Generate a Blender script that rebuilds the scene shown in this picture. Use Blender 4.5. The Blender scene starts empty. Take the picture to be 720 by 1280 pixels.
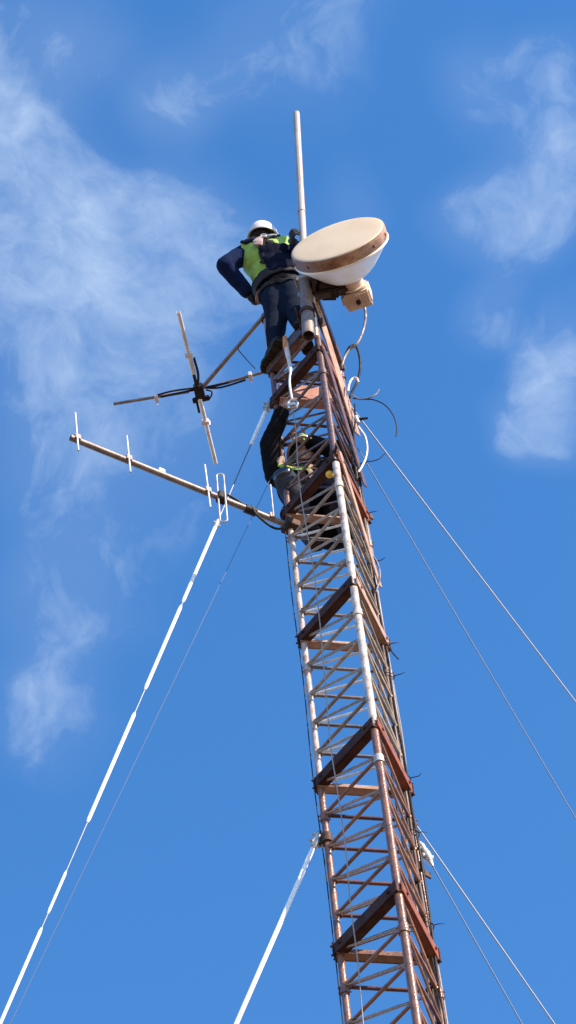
import bpy, bmesh, math, random
from mathutils import Vector, Matrix, Quaternion
from mathutils.bvhtree import BVHTree
from mathutils import noise as mnoise
random.seed(7)
R = math.radians
sc = bpy.context.scene
COL = sc.collection

# ------------------------------------------------------------------ camera
CAMZ = 1.6
FPX = 3726.0                       # focal length in photo pixels (photo is 1280 high)
PITCH, YAW, ROLL = 0.99940, -0.026668, -0.116191
cp, sp, cy, sy = math.cos(PITCH), math.sin(PITCH), math.cos(YAW), math.sin(YAW)
FW = Vector((sy*cp, cy*cp, sp))
_rt = Vector((cy, -sy, 0)); _up = _rt.cross(FW)
RT = _rt*math.cos(ROLL) + _up*math.sin(ROLL)
UP = -_rt*math.sin(ROLL) + _up*math.cos(ROLL)
CP = Vector((0, 0, CAMZ))
cam = bpy.data.cameras.new('camera'); co = bpy.data.objects.new('camera', cam); COL.objects.link(co)
co.matrix_world = Matrix(((RT.x, UP.x, -FW.x, 0), (RT.y, UP.y, -FW.y, 0), (RT.z, UP.z, -FW.z, CAMZ), (0, 0, 0, 1)))
cam.sensor_fit = 'VERTICAL'; cam.sensor_height = 24; cam.lens = FPX/1280*24
cam.clip_end = 8000; cam.clip_start = 0.1
sc.camera = co

def ray(px, py):
    return (FW + RT*((px-360)/FPX) + UP*((640-py)/FPX)).normalized()
def U(px, py, z=None, y=None):
    """survey helper: the sight line through a measured point, cut at a height z or a depth y"""
    d = ray(px, py)
    t = (z-CAMZ)/d.z if z is not None else y/d.y
    return CP + d*t
def onplane(px, py, base, az):
    """cut with the vertical plane through base running out at azimuth az (guy wires)"""
    n = Vector((-math.sin(az), math.cos(az), 0)); d = ray(px, py)
    return CP + d*((base-CP).dot(n)/d.dot(n))
def proj(p):
    v = Vector(p)-CP; d = v.dot(FW)
    return (360+FPX*v.dot(RT)/d, 640-FPX*v.dot(UP)/d)

# ------------------------------------------------------------------ mast frame
W = 0.5; RR = W/math.sqrt(3); MY = 10.5; ROT = -0.79552
LEGXY = {}
for k, a in (('L', 210), ('F', -30), ('R', 90)):
    t = ROT+R(a); LEGXY[k] = (RR*math.cos(t), MY+RR*math.sin(t))
SEC = 1.4468
def LZ(n): return 16.5957+SEC*n
def leg(k, n): return Vector((LEGXY[k][0], LEGXY[k][1], LZ(n)))

# ------------------------------------------------------------------ materials
def mat(name, c, c2=None, rough=0.6, metal=0.0, scale=20, lo=0.4, hi=0.65, bump=0.0, bscale=60, stretch=(1, 1, 1), c3=None, vary=False, spec=0.5, sheen=0):
    m = bpy.data.materials.new(name); m.use_nodes = True
    nt = m.node_tree; b = nt.nodes['Principled BSDF']
    b.inputs['Base Color'].default_value = (*c, 1)
    b.inputs['Roughness'].default_value = rough; b.inputs['Metallic'].default_value = metal
    b.inputs['Specular IOR Level'].default_value = spec
    if sheen: b.inputs['Sheen Weight'].default_value = sheen
    tc = nt.nodes.new('ShaderNodeTexCoord'); mp = nt.nodes.new('ShaderNodeMapping'); mp.inputs['Scale'].default_value = stretch
    nt.links.new(tc.outputs['Object'], mp.inputs['Vector'])
    if c2:
        n = nt.nodes.new('ShaderNodeTexNoise'); n.inputs['Scale'].default_value = scale; n.inputs['Detail'].default_value = 8; n.inputs['Roughness'].default_value = 0.65
        nt.links.new(mp.outputs[0], n.inputs['Vector'])
        rmp = nt.nodes.new('ShaderNodeValToRGB'); e = rmp.color_ramp.elements
        e[0].position = lo; e[0].color = (*c, 1); e[1].position = hi; e[1].color = (*c2, 1)
        if c3:
            x = e.new(min(0.98, hi+0.12)); x.color = (*c3, 1)
        nt.links.new(n.outputs['Fac'], rmp.inputs['Fac']); nt.links.new(rmp.outputs['Color'], b.inputs['Base Color'])
    if vary and c2:
        oi = nt.nodes.new('ShaderNodeObjectInfo'); mr = nt.nodes.new('ShaderNodeMapRange'); mr.inputs['To Min'].default_value = .68; mr.inputs['To Max'].default_value = 1.25
        hv = nt.nodes.new('ShaderNodeHueSaturation'); nt.links.new(oi.outputs['Random'], mr.inputs['Value']); nt.links.new(mr.outputs[0], hv.inputs['Value'])
        nt.links.new(rmp.outputs['Color'], hv.inputs['Color']); nt.links.new(hv.outputs[0], b.inputs['Base Color'])
    if bump:
        n2 = nt.nodes.new('ShaderNodeTexNoise'); n2.inputs['Scale'].default_value = bscale; n2.inputs['Detail'].default_value = 6
        nt.links.new(mp.outputs[0], n2.inputs['Vector'])
        bp = nt.nodes.new('ShaderNodeBump'); bp.inputs['Strength'].default_value = bump; bp.inputs['Distance'].default_value = 0.01
        nt.links.new(n2.outputs['Fac'], bp.inputs['Height']); nt.links.new(bp.outputs['Normal'], b.inputs['Normal'])
    return m
M = {
 'red':   mat('red_oxide_paint', (0.15, 0.068, 0.040), (0.075, 0.037, 0.026), 0.33, 0, 16, .42, .62, .3, 70, c3=(0.30, 0.16, 0.12), spec=.9, vary=True),
 'copper': mat('orange_band_paint', (0.24, 0.102, 0.042), (0.11, 0.048, 0.025), 0.30, 0, 14, .42, .66, .3, 70, c3=(0.36, 0.19, 0.12), spec=.9, vary=True),
 'white': mat('faded_white_paint', (0.57, 0.49, 0.41), (0.33, 0.23, 0.17), 0.36, 0, 13, .47, .60, .2, 80, c3=(0.28, 0.13, 0.09), spec=.9),
 'rung_shade': mat('shaded_grey_rung', (0.15, 0.115, 0.10), (0.09, 0.06, 0.05), 0.5, 0, 22, .42, .66, .2, 80, vary=True),  # white-band rungs on the far face, underside shade put into the colour
 'brace_sunlit': mat('sunlit_white_brace', (0.74, 0.70, 0.66), (0.5, 0.42, 0.38), 0.4, 0, 22, .48, .75, vary=True),  # far-face diagonals, sunlight put into the colour
 'brace_tan': mat('tan_brace', (0.33, 0.26, 0.20), (0.20, 0.14, 0.10), 0.5, 0, 22, .42, .66, .2, 80, vary=True),  # mid tone between the shaded and the sunlit copies
 'rung_dark': mat('shaded_brown_rung', (0.13, 0.058, 0.045), (0.08, 0.038, 0.03), 0.5, 0, 22, .42, .66, .2, 80, spec=0.12, vary=True),  # darker copy for far-face rungs of the red bands, shade in the colour
 'plate_fr': mat('red_brown_plate', (0.26, 0.085, 0.05), (0.16, 0.06, 0.04), 0.6, 0, 9, .42, .66, .35, 50, spec=0.12),
 'white_dull': mat('silver_pink_paint', (0.46, 0.37, 0.31), (0.27, 0.18, 0.14), 0.32, 0, 11, .44, .60, .2, 80, c3=(0.24, 0.11, 0.08), spec=.9),  # darker white for the left and right legs
 'plate': mat('rusted_shaded_plate', (0.042, 0.019, 0.016), (0.075, 0.034, 0.026), 0.65, 0, 12, .4, .65, .4, 60, spec=0.12),  # rust, plus the shade of the unlit left-front side in the colour
 'plate_sunlit': mat('tan_sunlit_rusted_plate', (0.38, 0.24, 0.17), (0.25, 0.12, 0.08), 0.6, 0, 9, .42, .66, .35, 50),  # rust, plus a sunlit tone put into the colour
 'plate_red': mat('worn_red_plate', (0.36, 0.15, 0.11), (0.46, 0.28, 0.22), 0.6, 0, 6, .42, .62, .3, 50),
 'galv':  mat('galvanised_tube', (0.50, 0.48, 0.45), (0.32, 0.29, 0.26), 0.42, 0.35, 10, .4, .65, .15, 90),
 'pole':  mat('dull_galvanised_pipe', (0.42, 0.36, 0.31), (0.28, 0.225, 0.18), 0.5, 0.2, 7, .4, .66, .15, 80, stretch=(1, 1, .35)),
 'boom':  mat('weathered_aluminium', (0.26, 0.20, 0.175), (0.16, 0.115, 0.095), 0.5, 0.3, 12, .4, .65, .2, 80),
 'bright': mat('bright_aluminium', (0.75, 0.70, 0.66), (0.55, 0.47, 0.42), 0.38, 0.25, 14, .45, .7, .1, 90),
 'rod':   mat('white_sunlit_rod', (0.88, 0.85, 0.81), None, 0.35),  # white for stretches of guy wire in full sun, light put into the colour
 'wire':  mat('steel_strand', (0.13, 0.15, 0.19), None, 0.5, 0.3),
 'wire_faint': mat('thin_blue_grey_strand', (0.06, 0.09, 0.15), None, 0.6, 0.1),
 'wire_pale':  mat('pale_steel_strand', (0.26, 0.28, 0.33), None, 0.5, 0.3),
 'black': mat('black_rubber', (0.018, 0.017, 0.018), (0.035, 0.032, 0.032), 0.55, 0, 40, spec=0.12),
 'cable_grey': mat('grey_cable_jacket', (0.22, 0.20, 0.20), (0.13, 0.11, 0.11), 0.5, 0, 30),
 'cable_brown': mat('dusty_brown_cable', (0.20, 0.12, 0.085), (0.12, 0.07, 0.05), 0.6, 0, 30),
 'cable_white': mat('white_cable_jacket', (0.72, 0.68, 0.64), (0.5, 0.45, 0.42), 0.45, 0, 30),
 'rope':  mat('braided_rope', (0.30, 0.27, 0.25), (0.22, 0.20, 0.18), 0.8, 0, 12),
 'radome': mat('cream_radome', (0.60, 0.48, 0.33), (0.53, 0.40, 0.26), 0.5, 0, 3, .35, .7, c3=(0.62, 0.52, 0.40)),
 'rim':   mat('stained_brown_rim', (0.20, 0.09, 0.05), (0.42, 0.25, 0.15), 0.55, 0, 4.5, .42, .56, .2, 60, c3=(0.55, 0.42, 0.30)),
 'shell': mat('white_dish_shell', (0.88, 0.82, 0.75), (0.80, 0.71, 0.62), 0.42, 0, 6, .45, .7),
 'radio': mat('cream_radio_casing', (0.70, 0.56, 0.44), (0.60, 0.45, 0.34), 0.45, 0, 12),
 'iron':  mat('dark_iron', (0.05, 0.035, 0.03), (0.10, 0.055, 0.04), 0.6, 0.2, 25, bump=.3, spec=0.12),
 'navy':  mat('navy_workwear', (0.006, 0.012, 0.042), (0.010, 0.018, 0.055), 0.85, 0, 14, .35, .7, .35, 45, sheen=0, spec=0.03),
 'navy_dark': mat('dark_navy_pad', (0.005, 0.006, 0.018), (0.010, 0.011, 0.025), 0.8, 0, 14, .35, .7, .4, 40, spec=0.03),
 'denim': mat('dark_blue_grey_trousers', (0.008, 0.012, 0.025), (0.013, 0.018, 0.034), 0.85, 0, 16, .35, .7, .35, 50, sheen=0, spec=0.03),
 'jean2': mat('grey_blue_trousers', (0.035, 0.04, 0.055), (0.06, 0.062, 0.075), 0.85, 0, 12, .35, .7, .35, 50, spec=0.03),
 'blackcloth': mat('black_jacket', (0.006, 0.0055, 0.007), (0.012, 0.011, 0.012), 0.8, 0, 14, .35, .7, .35, 45, spec=0.03),
 'lime':  mat('lime_hi_vis', (0.28, 0.44, 0.04), (0.21, 0.34, 0.03), 0.75, 0, 14, .35, .7, .25, 45, sheen=.2),
 'reflect': mat('faded_pink_grey_tape', (0.52, 0.36, 0.32), (0.42, 0.28, 0.25), 0.5, 0, 30),
 'silver': mat('silver_tape', (0.42, 0.42, 0.44), (0.30, 0.30, 0.32), 0.4, .3, 30),
 'helmet': mat('white_helmet', (0.66, 0.60, 0.58), (0.60, 0.53, 0.50), 0.35, 0, 8),
 'helmet_black': mat('black_helmet', (0.02, 0.02, 0.025), None, 0.22),
 'skin':  mat('skin', (0.36, 0.19, 0.13), (0.30, 0.15, 0.10), 0.55, 0, 25),
 'eye':   mat('eye', (0.03, 0.02, 0.02), None, 0.2),
 'hair':  mat('dark_hair', (0.015, 0.011, 0.009), None, 0.7, bump=.6, bscale=120, spec=0.12),
 'glove_tan': mat('tan_leather_glove', (0.42, 0.22, 0.14), (0.30, 0.14, 0.09), 0.7, 0, 30, bump=.3),
 'glove_white': mat('white_glove', (0.7, 0.68, 0.66), (0.5, 0.47, 0.45), 0.8, 0, 30),
 'glove_dark': mat('dark_glove', (0.03, 0.03, 0.035), (0.05, 0.045, 0.05), 0.75, 0, 30, spec=0.12),
 'yellow': mat('amber_yellow', (0.85, 0.50, 0.04), (0.75, 0.42, 0.03), 0.4, 0, 20),
 'boot':  mat('black_boot', (0.015, 0.013, 0.013), (0.03, 0.025, 0.022), 0.5, 0, 20, bump=.2, spec=0.12),
 'sole':  mat('boot_sole', (0.03, 0.025, 0.022), (0.06, 0.045, 0.035), 0.8, 0, 30, spec=0.12),
 'orange': mat('orange_sling', (0.75, 0.25, 0.04), (0.6, 0.18, 0.03), 0.6, 0, 30),
 'chrome': mat('polished_steel', (0.65, 0.62, 0.58), (0.5, 0.45, 0.4), 0.25, 0.8, 30),
 'tan':   mat('tan_canvas', (0.30, 0.20, 0.14), (0.20, 0.12, 0.08), 0.8, 0, 12, bump=.3),
}

# ------------------------------------------------------------------ mesh builder
class MB:
    def __init__(s): s.v = []; s.f = []; s.m = []; s.sm = []
    def add(s, v, f, mi=0, smooth=True):
        o = len(s.v); s.v += [tuple(x) for x in v]; s.f += [[i+o for i in q] for q in f]; s.m += [mi]*len(f); s.sm += [smooth]*len(f)
    def tube(s, pts, r, seg=10, mi=0, cap=True, closed=False, hollow=0, squash=1.0, squash_dir=None):
        pts = [Vector(p) for p in pts]; n = len(pts)
        rs = r if isinstance(r, (list, tuple)) else [r]*n
        T = []
        for i in range(n):
            if closed: a, b = pts[i-1], pts[(i+1) % n]
            else: a, b = pts[max(i-1, 0)], pts[min(i+1, n-1)]
            T.append((b-a).normalized())
        u = T[0].orthogonal().normalized()
        v = []; f = []
        for i in range(n):
            u = (u-T[i]*u.dot(T[i])); 
            if u.length < 1e-6: u = T[i].orthogonal()
            u.normalize(); w = T[i].cross(u)
            for j in range(seg):
                a = 2*math.pi*j/seg; off = (u*math.cos(a)+w*math.sin(a))*rs[i]
                if squash_dir is not None: sd = squash_dir[i] if isinstance(squash_dir, list) else squash_dir; off -= sd*off.dot(sd)*(1-squash)
                v.append(pts[i]+off)
        for i in range(n if closed else n-1):
            for j in range(seg):
                a = i*seg+j; b = i*seg+(j+1) % seg; i2 = (i+1) % n
                f.append([a, b, i2*seg+(j+1) % seg, i2*seg+j])
        s.add(v, f, mi, True)
        if cap and not closed:
            if hollow:
                for e, t in ((0, T[0]), (n-1, -T[-1])):
                    ring = v[e*seg:(e+1)*seg]; c = pts[e]
                    inn = [c+(p-c)*hollow for p in ring]; deep = [p+t*rs[e]*4 for p in inn]
                    vv = ring+inn+deep+[c+t*rs[e]*4]; ff = []
                    for j in range(seg):
                        k = (j+1) % seg
                        ff += [[j, k, seg+k, seg+j], [seg+j, seg+k, 2*seg+k, 2*seg+j], [2*seg+j, 2*seg+k, 3*seg]]
                    s.add(vv, ff, mi, False)
            else:
                s.add(v[:seg], [list(range(seg))[::-1]], mi, False); s.add(v[-seg:], [list(range(seg))], mi, False)
    def box(s, c, ax, ay, az, mi=0, bev=0.0):
        """centre and three half-extent vectors; bev chamfers the edges"""
        c = Vector(c); A = [Vector(ax), Vector(ay), Vector(az)]
        bm = bmesh.new(); bmesh.ops.create_cube(bm, size=2)
        L = [a.length for a in A]
        for v in bm.verts: v.co = Vector((v.co.x*L[0], v.co.y*L[1], v.co.z*L[2]))
        if bev: bmesh.ops.bevel(bm, geom=bm.edges[:]+bm.verts[:], offset=bev, segments=2, affect='EDGES')
        N = [a.normalized() for a in A]
        bm.verts.index_update()
        v = [c+N[0]*q.co.x+N[1]*q.co.y+N[2]*q.co.z for q in bm.verts]; f = [[q.index for q in g.verts] for g in bm.faces]
        bm.free(); s.add(v, f, mi, False)
    def beam(s, a, b, h, w, updir=Vector((0, 0, 1)), mi=0, bev=0.002):
        a = Vector(a); b = Vector(b); d = b-a; t = d.normalized(); side = t.cross(updir).normalized(); u = side.cross(t)
        s.box((a+b)/2, d/2, side*(w/2), u*(h/2), mi, bev)
    def ball(s, c, r, frame=None, mi=0, seg=16, rings=10):
        r = r if isinstance(r, (tuple, list)) else (r, r, r)
        F = frame or (Vector((1, 0, 0)), Vector((0, 1, 0)), Vector((0, 0, 1)))
        c = Vector(c); v = []; f = []
        for i in range(rings+1):
            th = math.pi*i/rings
            for j in range(seg):
                a = 2*math.pi*j/seg
                v.append(c+F[0]*(r[0]*math.sin(th)*math.cos(a))+F[1]*(r[1]*math.sin(th)*math.sin(a))+F[2]*(r[2]*math.cos(th)))
        for i in range(rings):
            for j in range(seg):
                k = (j+1) % seg
                f.append([i*seg+j, (i+1)*seg+j, (i+1)*seg+k, i*seg+k])
        s.add(v, f, mi, True)
    def cap(s, a, b, ra, rb, seg=14):
        a = Vector(a); b = Vector(b); s.tube([a, b], [ra, rb], seg); s.ball(a, ra*.999, seg=seg, rings=8); s.ball(b, rb*.999, seg=seg, rings=8)
    def lathe(s, c, axis, prof, seg=48, mi=0, mis=None):
        """prof: list of (radius, distance along axis)"""
        c = Vector(c); ax = Vector(axis).normalized(); u = ax.orthogonal().normalized(); w = ax.cross(u)
        v = []; f = []
        for r_, d in prof:
            for j in range(seg):
                a = 2*math.pi*j/seg; v.append(c+ax*d+(u*math.cos(a)+w*math.sin(a))*r_)
        for i in range(len(prof)-1):
            for j in range(seg):
                k = (j+1) % seg; f.append([i*seg+j, i*seg+k, (i+1)*seg+k, (i+1)*seg+j])
        s.add(v, f, mi, True)
    def mesh(s, name, off=Vector((0, 0, 0))):
        me = bpy.data.meshes.new(name)
        me.from_pydata([(x-off.x, y-off.y, z-off.z) for x, y, z in s.v], [], s.f)
        me.polygons.foreach_set('material_index', s.m); me.polygons.foreach_set('use_smooth', s.sm)
        me.update(); bm = bmesh.new(); bm.from_mesh(me)
        bmesh.ops.remove_doubles(bm, verts=bm.verts, dist=1e-6)
        bmesh.ops.recalc_face_normals(bm, faces=bm.faces); bm.to_mesh(me); bm.free()
        try: me.set_sharp_from_angle(angle=R(45))
        except Exception: pass
        return me
    def build(s, name, mats, parent=None, loc=None):
        off = origin_of(parent) if parent else Vector(loc if loc is not None else s.v[0])
        o = bpy.data.objects.new(name, s.mesh(name, off)); COL.objects.link(o)
        for m in (mats if isinstance(mats, (list, tuple)) else [mats]): o.data.materials.append(m)
        if parent: o.parent = parent
        else: o.location = off
        return o
def origin_of(o):
    v = Vector((0, 0, 0))
    while o: v = v+o.location; o = o.parent
    return v
def tag(o, label, cat=None, group=None, kind=None):
    if label: o['label'] = label
    if cat: o['category'] = cat
    if group: o['group'] = group
    if kind: o['kind'] = kind
    return o
def thing(name, loc, label, cat, group=None):
    o = bpy.data.objects.new(name, None); COL.objects.link(o); o.location = Vector(loc); o.empty_display_size = .2
    return tag(o, label, cat, group)
def spline(pts, n=8):
    pts = [Vector(p) for p in pts]; out = []
    P = [pts[0]*2-pts[1]]+pts+[pts[-1]*2-pts[-2]]
    for i in range(1, len(P)-2):
        for k in range(n):
            t = k/n; a, b, c, d = P[i-1], P[i], P[i+1], P[i+2]
            out.append(.5*((2*b)+(c-a)*t+(2*a-5*b+4*c-d)*t*t+(3*b-3*c+d-a)*t**3))
    out.append(pts[-1]); return out

# ------------------------------------------------------------------ ground
mb = MB(); S = 4000
mb.add([(-S, -S, 0), (S, -S, 0), (S, S, 0), (-S, S, 0)], [[0, 1, 2, 3]])
g = mb.build('ground', mat('dry_earth', (0.19, 0.13, 0.085), (0.13, 0.09, 0.06), .95, 0, .8, .35, .7, .5, 4), loc=(0, 0, 0)); tag(g, None, kind='structure')

# ------------------------------------------------------------------ the mast
mast = thing('lattice_mast', (0, MY, 0), 'tall three-legged lattice mast painted in rust red and faded white bands', 'mast')
def colour_for(n): return M['red'] if n > 1 else (M['white'] if n > -1 else M['copper'])
def jit(a): return random.uniform(-a, a)
tops = {'L': 2.86, 'F': 2.44, 'R': 2.44}
for k in 'LFR':
    c = LEGXY[k]; m_ = MB(); lr = {'L': .0195, 'F': .0235, 'R': .021}[k]
    # slots: 0 red, 1 white, 2 copper, 3 collar steel
    zb = [(-LZ(0)/SEC, -1, 2), (-1, 1, 1), (1, tops[k], 0 if k != 'L' else 0)]
    for a, b, mi in zb:
        za, zbb = max(0, LZ(a)), LZ(b)
        m_.tube([(c[0], c[1], za+.0005), (c[0], c[1], zbb-.0005)], lr, 16, mi)
    if k == 'L':
        m_.tube([(c[0], c[1], LZ(2.45)), (c[0], c[1], LZ(2.87))], lr*1.12, 16, 1, hollow=.8)
    for n in range(-4, 3):
        z = LZ(n-.22)
        m_.tube([(c[0], c[1], z-.03), (c[0], c[1], z+.03)], lr*1.28, 16, 3 if (k, n) == ('F', -1) else (0 if n > 1 else (1 if n > -1 else 2)))
        for q in (-.02, .02): m_.tube([(c[0]-lr*1.8, c[1]-.004, z+q), (c[0]+lr*1.8, c[1]-.004, z+q)], .006, 6, 2)
    m_.build('leg', [M['red'], M['white'] if k == 'F' else M['white_dull'], M['copper'], M['galv']], mast)
def mix(a, b, t): return a+(b-a)*t
faces = (('L', 'F'), ('F', 'R'), ('R', 'L'))
CEN = Vector((0, MY, 0))
for n5 in range(-16, 13):
    n = n5/5
    for a, b in faces:
        pa, pb = leg(a, n), leg(b, n); d = (pb-pa).normalized()
        if n5 % 5 != 0:
            q = MB(); q.tube([pa+d*.02, pb-d*.02], .0115, 8)
            q.ball(pa+d*.026, .017, seg=8, rings=6); q.ball(pb-d*.026, .017, seg=8, rings=6)
            q.build('rung', ((M['rung_shade'] if a == 'R' else M['brace_tan']) if -1 < n < 1 else (M['rung_dark'] if a == 'R' else colour_for(n))), mast)  # far-face rungs take the shaded copies
        # one diagonal per panel
        n2 = n+.2
        if n2 <= 2.41:
            if (a, b) == ('L', 'F'): p0, p1 = leg(a, n), leg(b, n2); p0, p1 = leg('L', n2), leg('F', n)
            elif (a, b) == ('F', 'R'): p0, p1 = leg('F', n2), leg('R', n)
            else: p0, p1 = leg('L', n), leg('R', n2)
            d = (p1-p0).normalized(); q = MB()
            out = ((p0+p1)/2-CEN); out.z = 0; out.normalize()
            q.tube([p0+d*.024+out*.004, p1-d*.024+out*.004], .0085, 8)
            q.build('diagonal_brace', (M['brace_sunlit'] if a == 'R' else M['brace_tan']) if -1 < n+.1 < 1 else colour_for(n+.1), mast)  # far-face diagonals take the sunlit copy in the white band
# frames of angle iron at each section end
def angle_bar(a, b, h, w, th, matl, name='frame_plate', over=.025, lift=0.0, label=None):
    d = (b-a).normalized(); mid = (a+b)/2; out = mid-CEN; out.z = 0
    out = (out-d*out.dot(d)).normalized()
    A = a-d*over+out*.030; B = b+d*over+out*.030; q = MB()
    up = Vector((0, 0, 1)).cross(d); 
    q.beam(A+Vector((0, 0, lift)), B+Vector((0, 0, lift)), h, th)
    q.beam(A-out*(w/2+th/2+.001)+Vector((0, 0, lift-h/2+th/2)), B-out*(w/2+th/2+.001)+Vector((0, 0, lift-h/2+th/2)), th, w)
    for t in (.12, .88):
        p = A.lerp(B, t)+Vector((0, 0, lift))+out*(th/2)
        q.tube([p, p+out*.012], .010, 6)
    o = q.build(name, matl, mast)
    if label: o['label'] = label
    return o
for n in (-3, -2, -1, 0, 1, 2):
    up = n >= 1
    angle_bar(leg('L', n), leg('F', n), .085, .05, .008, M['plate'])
    angle_bar(leg('F', n), leg('R', n), .085, .05, .008, M['plate_sunlit'] if n == 0 else M['plate_fr'], label='frame plate with sunlit tan painted in' if n == 0 else None)
    if n != 2: angle_bar(leg('R', n), leg('L', n), .10, .05, .008, M['plate_sunlit'] if n > -2 else M['copper'])
for n in (-2, -1, 0, 1):
    for k in 'LR':
        p = leg(k, n); o_ = (p-CEN); o_.z = 0; o_.normalize(); s_ = o_.cross(Vector((0, 0, 1))); q = MB()
        q.box(p+o_*.030, s_*.030, o_*.004, Vector((0, 0, .055)), 0, .002)
        for z_ in (-.035, .035):
            for e_ in (-.016, .016): q.tube([p+o_*.033+s_*e_+Vector((0, 0, z_)), p+o_*.046+s_*e_+Vector((0, 0, z_))], .0065, 6)
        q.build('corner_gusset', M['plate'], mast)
# the head of the mast: top frame, wide back panel, raking flats
nt_ = 2.3
angle_bar(leg('L', nt_), leg('F', nt_), .10, .07, .008, M['red'], 'top_frame_bar')
angle_bar(leg('R', nt_), leg('L', nt_), .10, .05, .008, M['red'], 'top_frame_bar')
a = leg('F', 2.50)+Vector((.045, -.01, 0)); b = leg('R', 2.36)+Vector((.03, 0, 0))
q = MB(); q.beam(a, b, .10, .012); q.beam(a+Vector((-.03, -.03, -.045)), b+Vector((-.03, -.03, -.045)), .012, .05); q.build('top_frame_bar', M['red'], mast)
q = MB(); q.beam(leg('R', 2.02)+Vector((-.02, -.05, 0)), leg('L', 2.02)+Vector((.03, -.03, 0)), .30, .01)
q.beam(leg('R', 2.02)+Vector((-.02, -.085, -.147)), leg('L', 2.02)+Vector((.03, -.065, -.147)), .012, .07)
q.build('back_panel', M['plate_red'], mast)['label'] = 'broad worn red panel across the far side'
o_ = Vector((.9, -.42, 0)).normalized()
q = MB(); q.beam(leg('F', 2.40)+o_*.035, leg('R', 1.72)+o_*.045, .10, .010, updir=o_.cross(Vector((0, 0, 1)))); q.build('raking_flat', M['plate_sunlit'], mast)
q = MB(); q.beam(leg('F', 1.98)+o_*.038, leg('R', 1.25)+o_*.045, .05, .010, updir=o_.cross(Vector((0, 0, 1)))); q.build('raking_flat', M['red'], mast)
q = MB(); q.beam(leg('F', 1.05)+o_*.038, leg('R', .42)+o_*.04, .04, .010, updir=o_.cross(Vector((0, 0, 1)))); q.build('raking_flat', M['plate_sunlit'], mast)
# guy brackets on the legs
for k, n, sgn in (('L', 1.98, -1), ('L', -1.35, -1), ('R', 1.9, 1), ('R', -1.5, 1), ('R', 1.06, 1), ('F', 1.04, 1)):
    p = leg(k, n); q = MB(); q.tube([p-Vector((0, 0, .035)), p+Vector((0, 0, .035))], .034, 12)
    dd = (p-CEN); dd.z = 0; dd.normalize()
    q.box(p+dd*.05, dd*.035, dd.cross(Vector((0, 0, 1)))*.006, Vector((0, 0, .025)), 0, .002)
    q.build('guy_bracket', M['iron'], mast)
# lattice hidden below the picture, down to the ground, as one part
q = MB(); n5 = -17
while LZ(n5/5) > .2:
    n = n5/5
    for a, b in faces:
        q.tube([leg(a, n), leg(b, n)], .0115, 6); 
        if LZ(n-.2) > .1: q.tube([leg(a, n-.2), leg(b, n)], .0085, 6)
    n5 -= 1
tag(q.build('lower_lattice', M['copper'], mast), None, kind='stuff')

# ------------------------------------------------------------------ cables on the mast
def cable(pts, r, m, name, label, cat='cable', group=None, parent=None, sm=8, seg=8):
    q = MB(); q.tube(spline(pts, sm), r, seg); o = q.build(name, m, parent, loc=None if parent else pts[0])
    if parent is None: tag(o, label, cat, group)
    return o
def leg_run(k, n0, n1, dx, dy, w=.012, step=.35):
    P = []; n = n0
    while n > n1:
        p = leg(k, n); P.append(p+Vector((dx+jit(w), dy+jit(w), 0))); n -= step
    P.append(Vector((LEGXY[k][0]+dx, LEGXY[k][1]+dy, 0.05))); return P
feeder = thing('feeder_cable_run', (LEGXY['R'][0]+.05, LEGXY['R'][1], 0), 'bundle of black and grey feeder cables tied down the right-hand leg of the mast', 'cable bundle')
for i, (dx, dy, r_, m_) in enumerate([(.014, -.026, .007, 'black'), (.018, .012, .005, 'cable_grey'), (-.002, -.032, .007, 'cable_brown'), (-.022, -.034, .007, 'black'), (-.042, -.035, .006, 'cable_brown'), (-.062, -.045, .006, 'black')]):
    cable(leg_run('R', 2.0-.18*i, -4, dx, dy, .008), r_, M[m_], 'cable', None, parent=feeder, sm=4)
for n in (1.45, 1.02, .62, -.02, -.25, -.95, -1.3, -1.85):
    p = leg('R', n); q = MB(); c = p+Vector((-.012, -.014, 0))
    ring = [c+Vector((.046*math.cos(t), .042*math.sin(t), 0)) for t in [i*math.pi/6 for i in range(12)]]
    q.tube(ring, .003, 6, closed=True)
    e = Vector((.048+jit(.012), -.01, .0)); q.tube([c+e*.8, c+e+Vector((.03+jit(.015), 0, .004)), c+e+Vector((.055, jit(.02), .012))], [.0035, .003, .0015], 6)
    q.build('cable_tie', M['black'], feeder)
P = [leg('L', .86)+Vector((-.035, -.02, 0)), leg('L', .3)+Vector((-.040, -.02, 0)), leg('L', -.3)+Vector((-.030, -.02, 0)), leg('L', -.95)+Vector((-.038, -.02, 0)), leg('L', -1.6)+Vector((-.027, -.01, 0)), leg('L', -2.4)+Vector((-.028, -.01, 0)), Vector((LEGXY['L'][0]-.028, LEGXY['L'][1], .05))]
cable(P, .0035, M['black'], 'coax_cable', 'thin dark coax running down the outside of the left leg', 'cable')
# free loops by the head of the mast
YL = 10.52
def UL(L, y=YL, dy=0): return [U(a, b, y=y+dy*i/len(L)) for i, (a, b) in enumerate(L)]
cable(UL([(456, 384), (457, 398), (453, 416), (446, 430), (437, 437), (430, 449), (426, 466), (428, 480)], 10.40, .15), .0095, M['cable_grey'], 'radio_cable', 'grey cable hanging from the radio box behind the dish')
cable(UL([(427, 462), (431, 446), (437, 434), (444, 432), (449, 444), (450, 462), (446, 478), (441, 488), (437, 497)], 10.5, .1), .009, M['black'], 'looped_cable', 'black cable looped like a horseshoe below the radio box')
cable(UL([(435, 489), (437, 479), (441, 473), (446, 473), (448, 478)], 10.5), .008, M['cable_white'], 'white_cable_end', 'short white hooked cable end inside the black cable loop')
cable(UL([(440, 494), (449, 499), (462, 497), (470, 493), (474, 487)], 10.55), .006, M['cable_grey'], 'loose_cable', 'short stiff cable tail curling up to the right of the mast')
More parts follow.
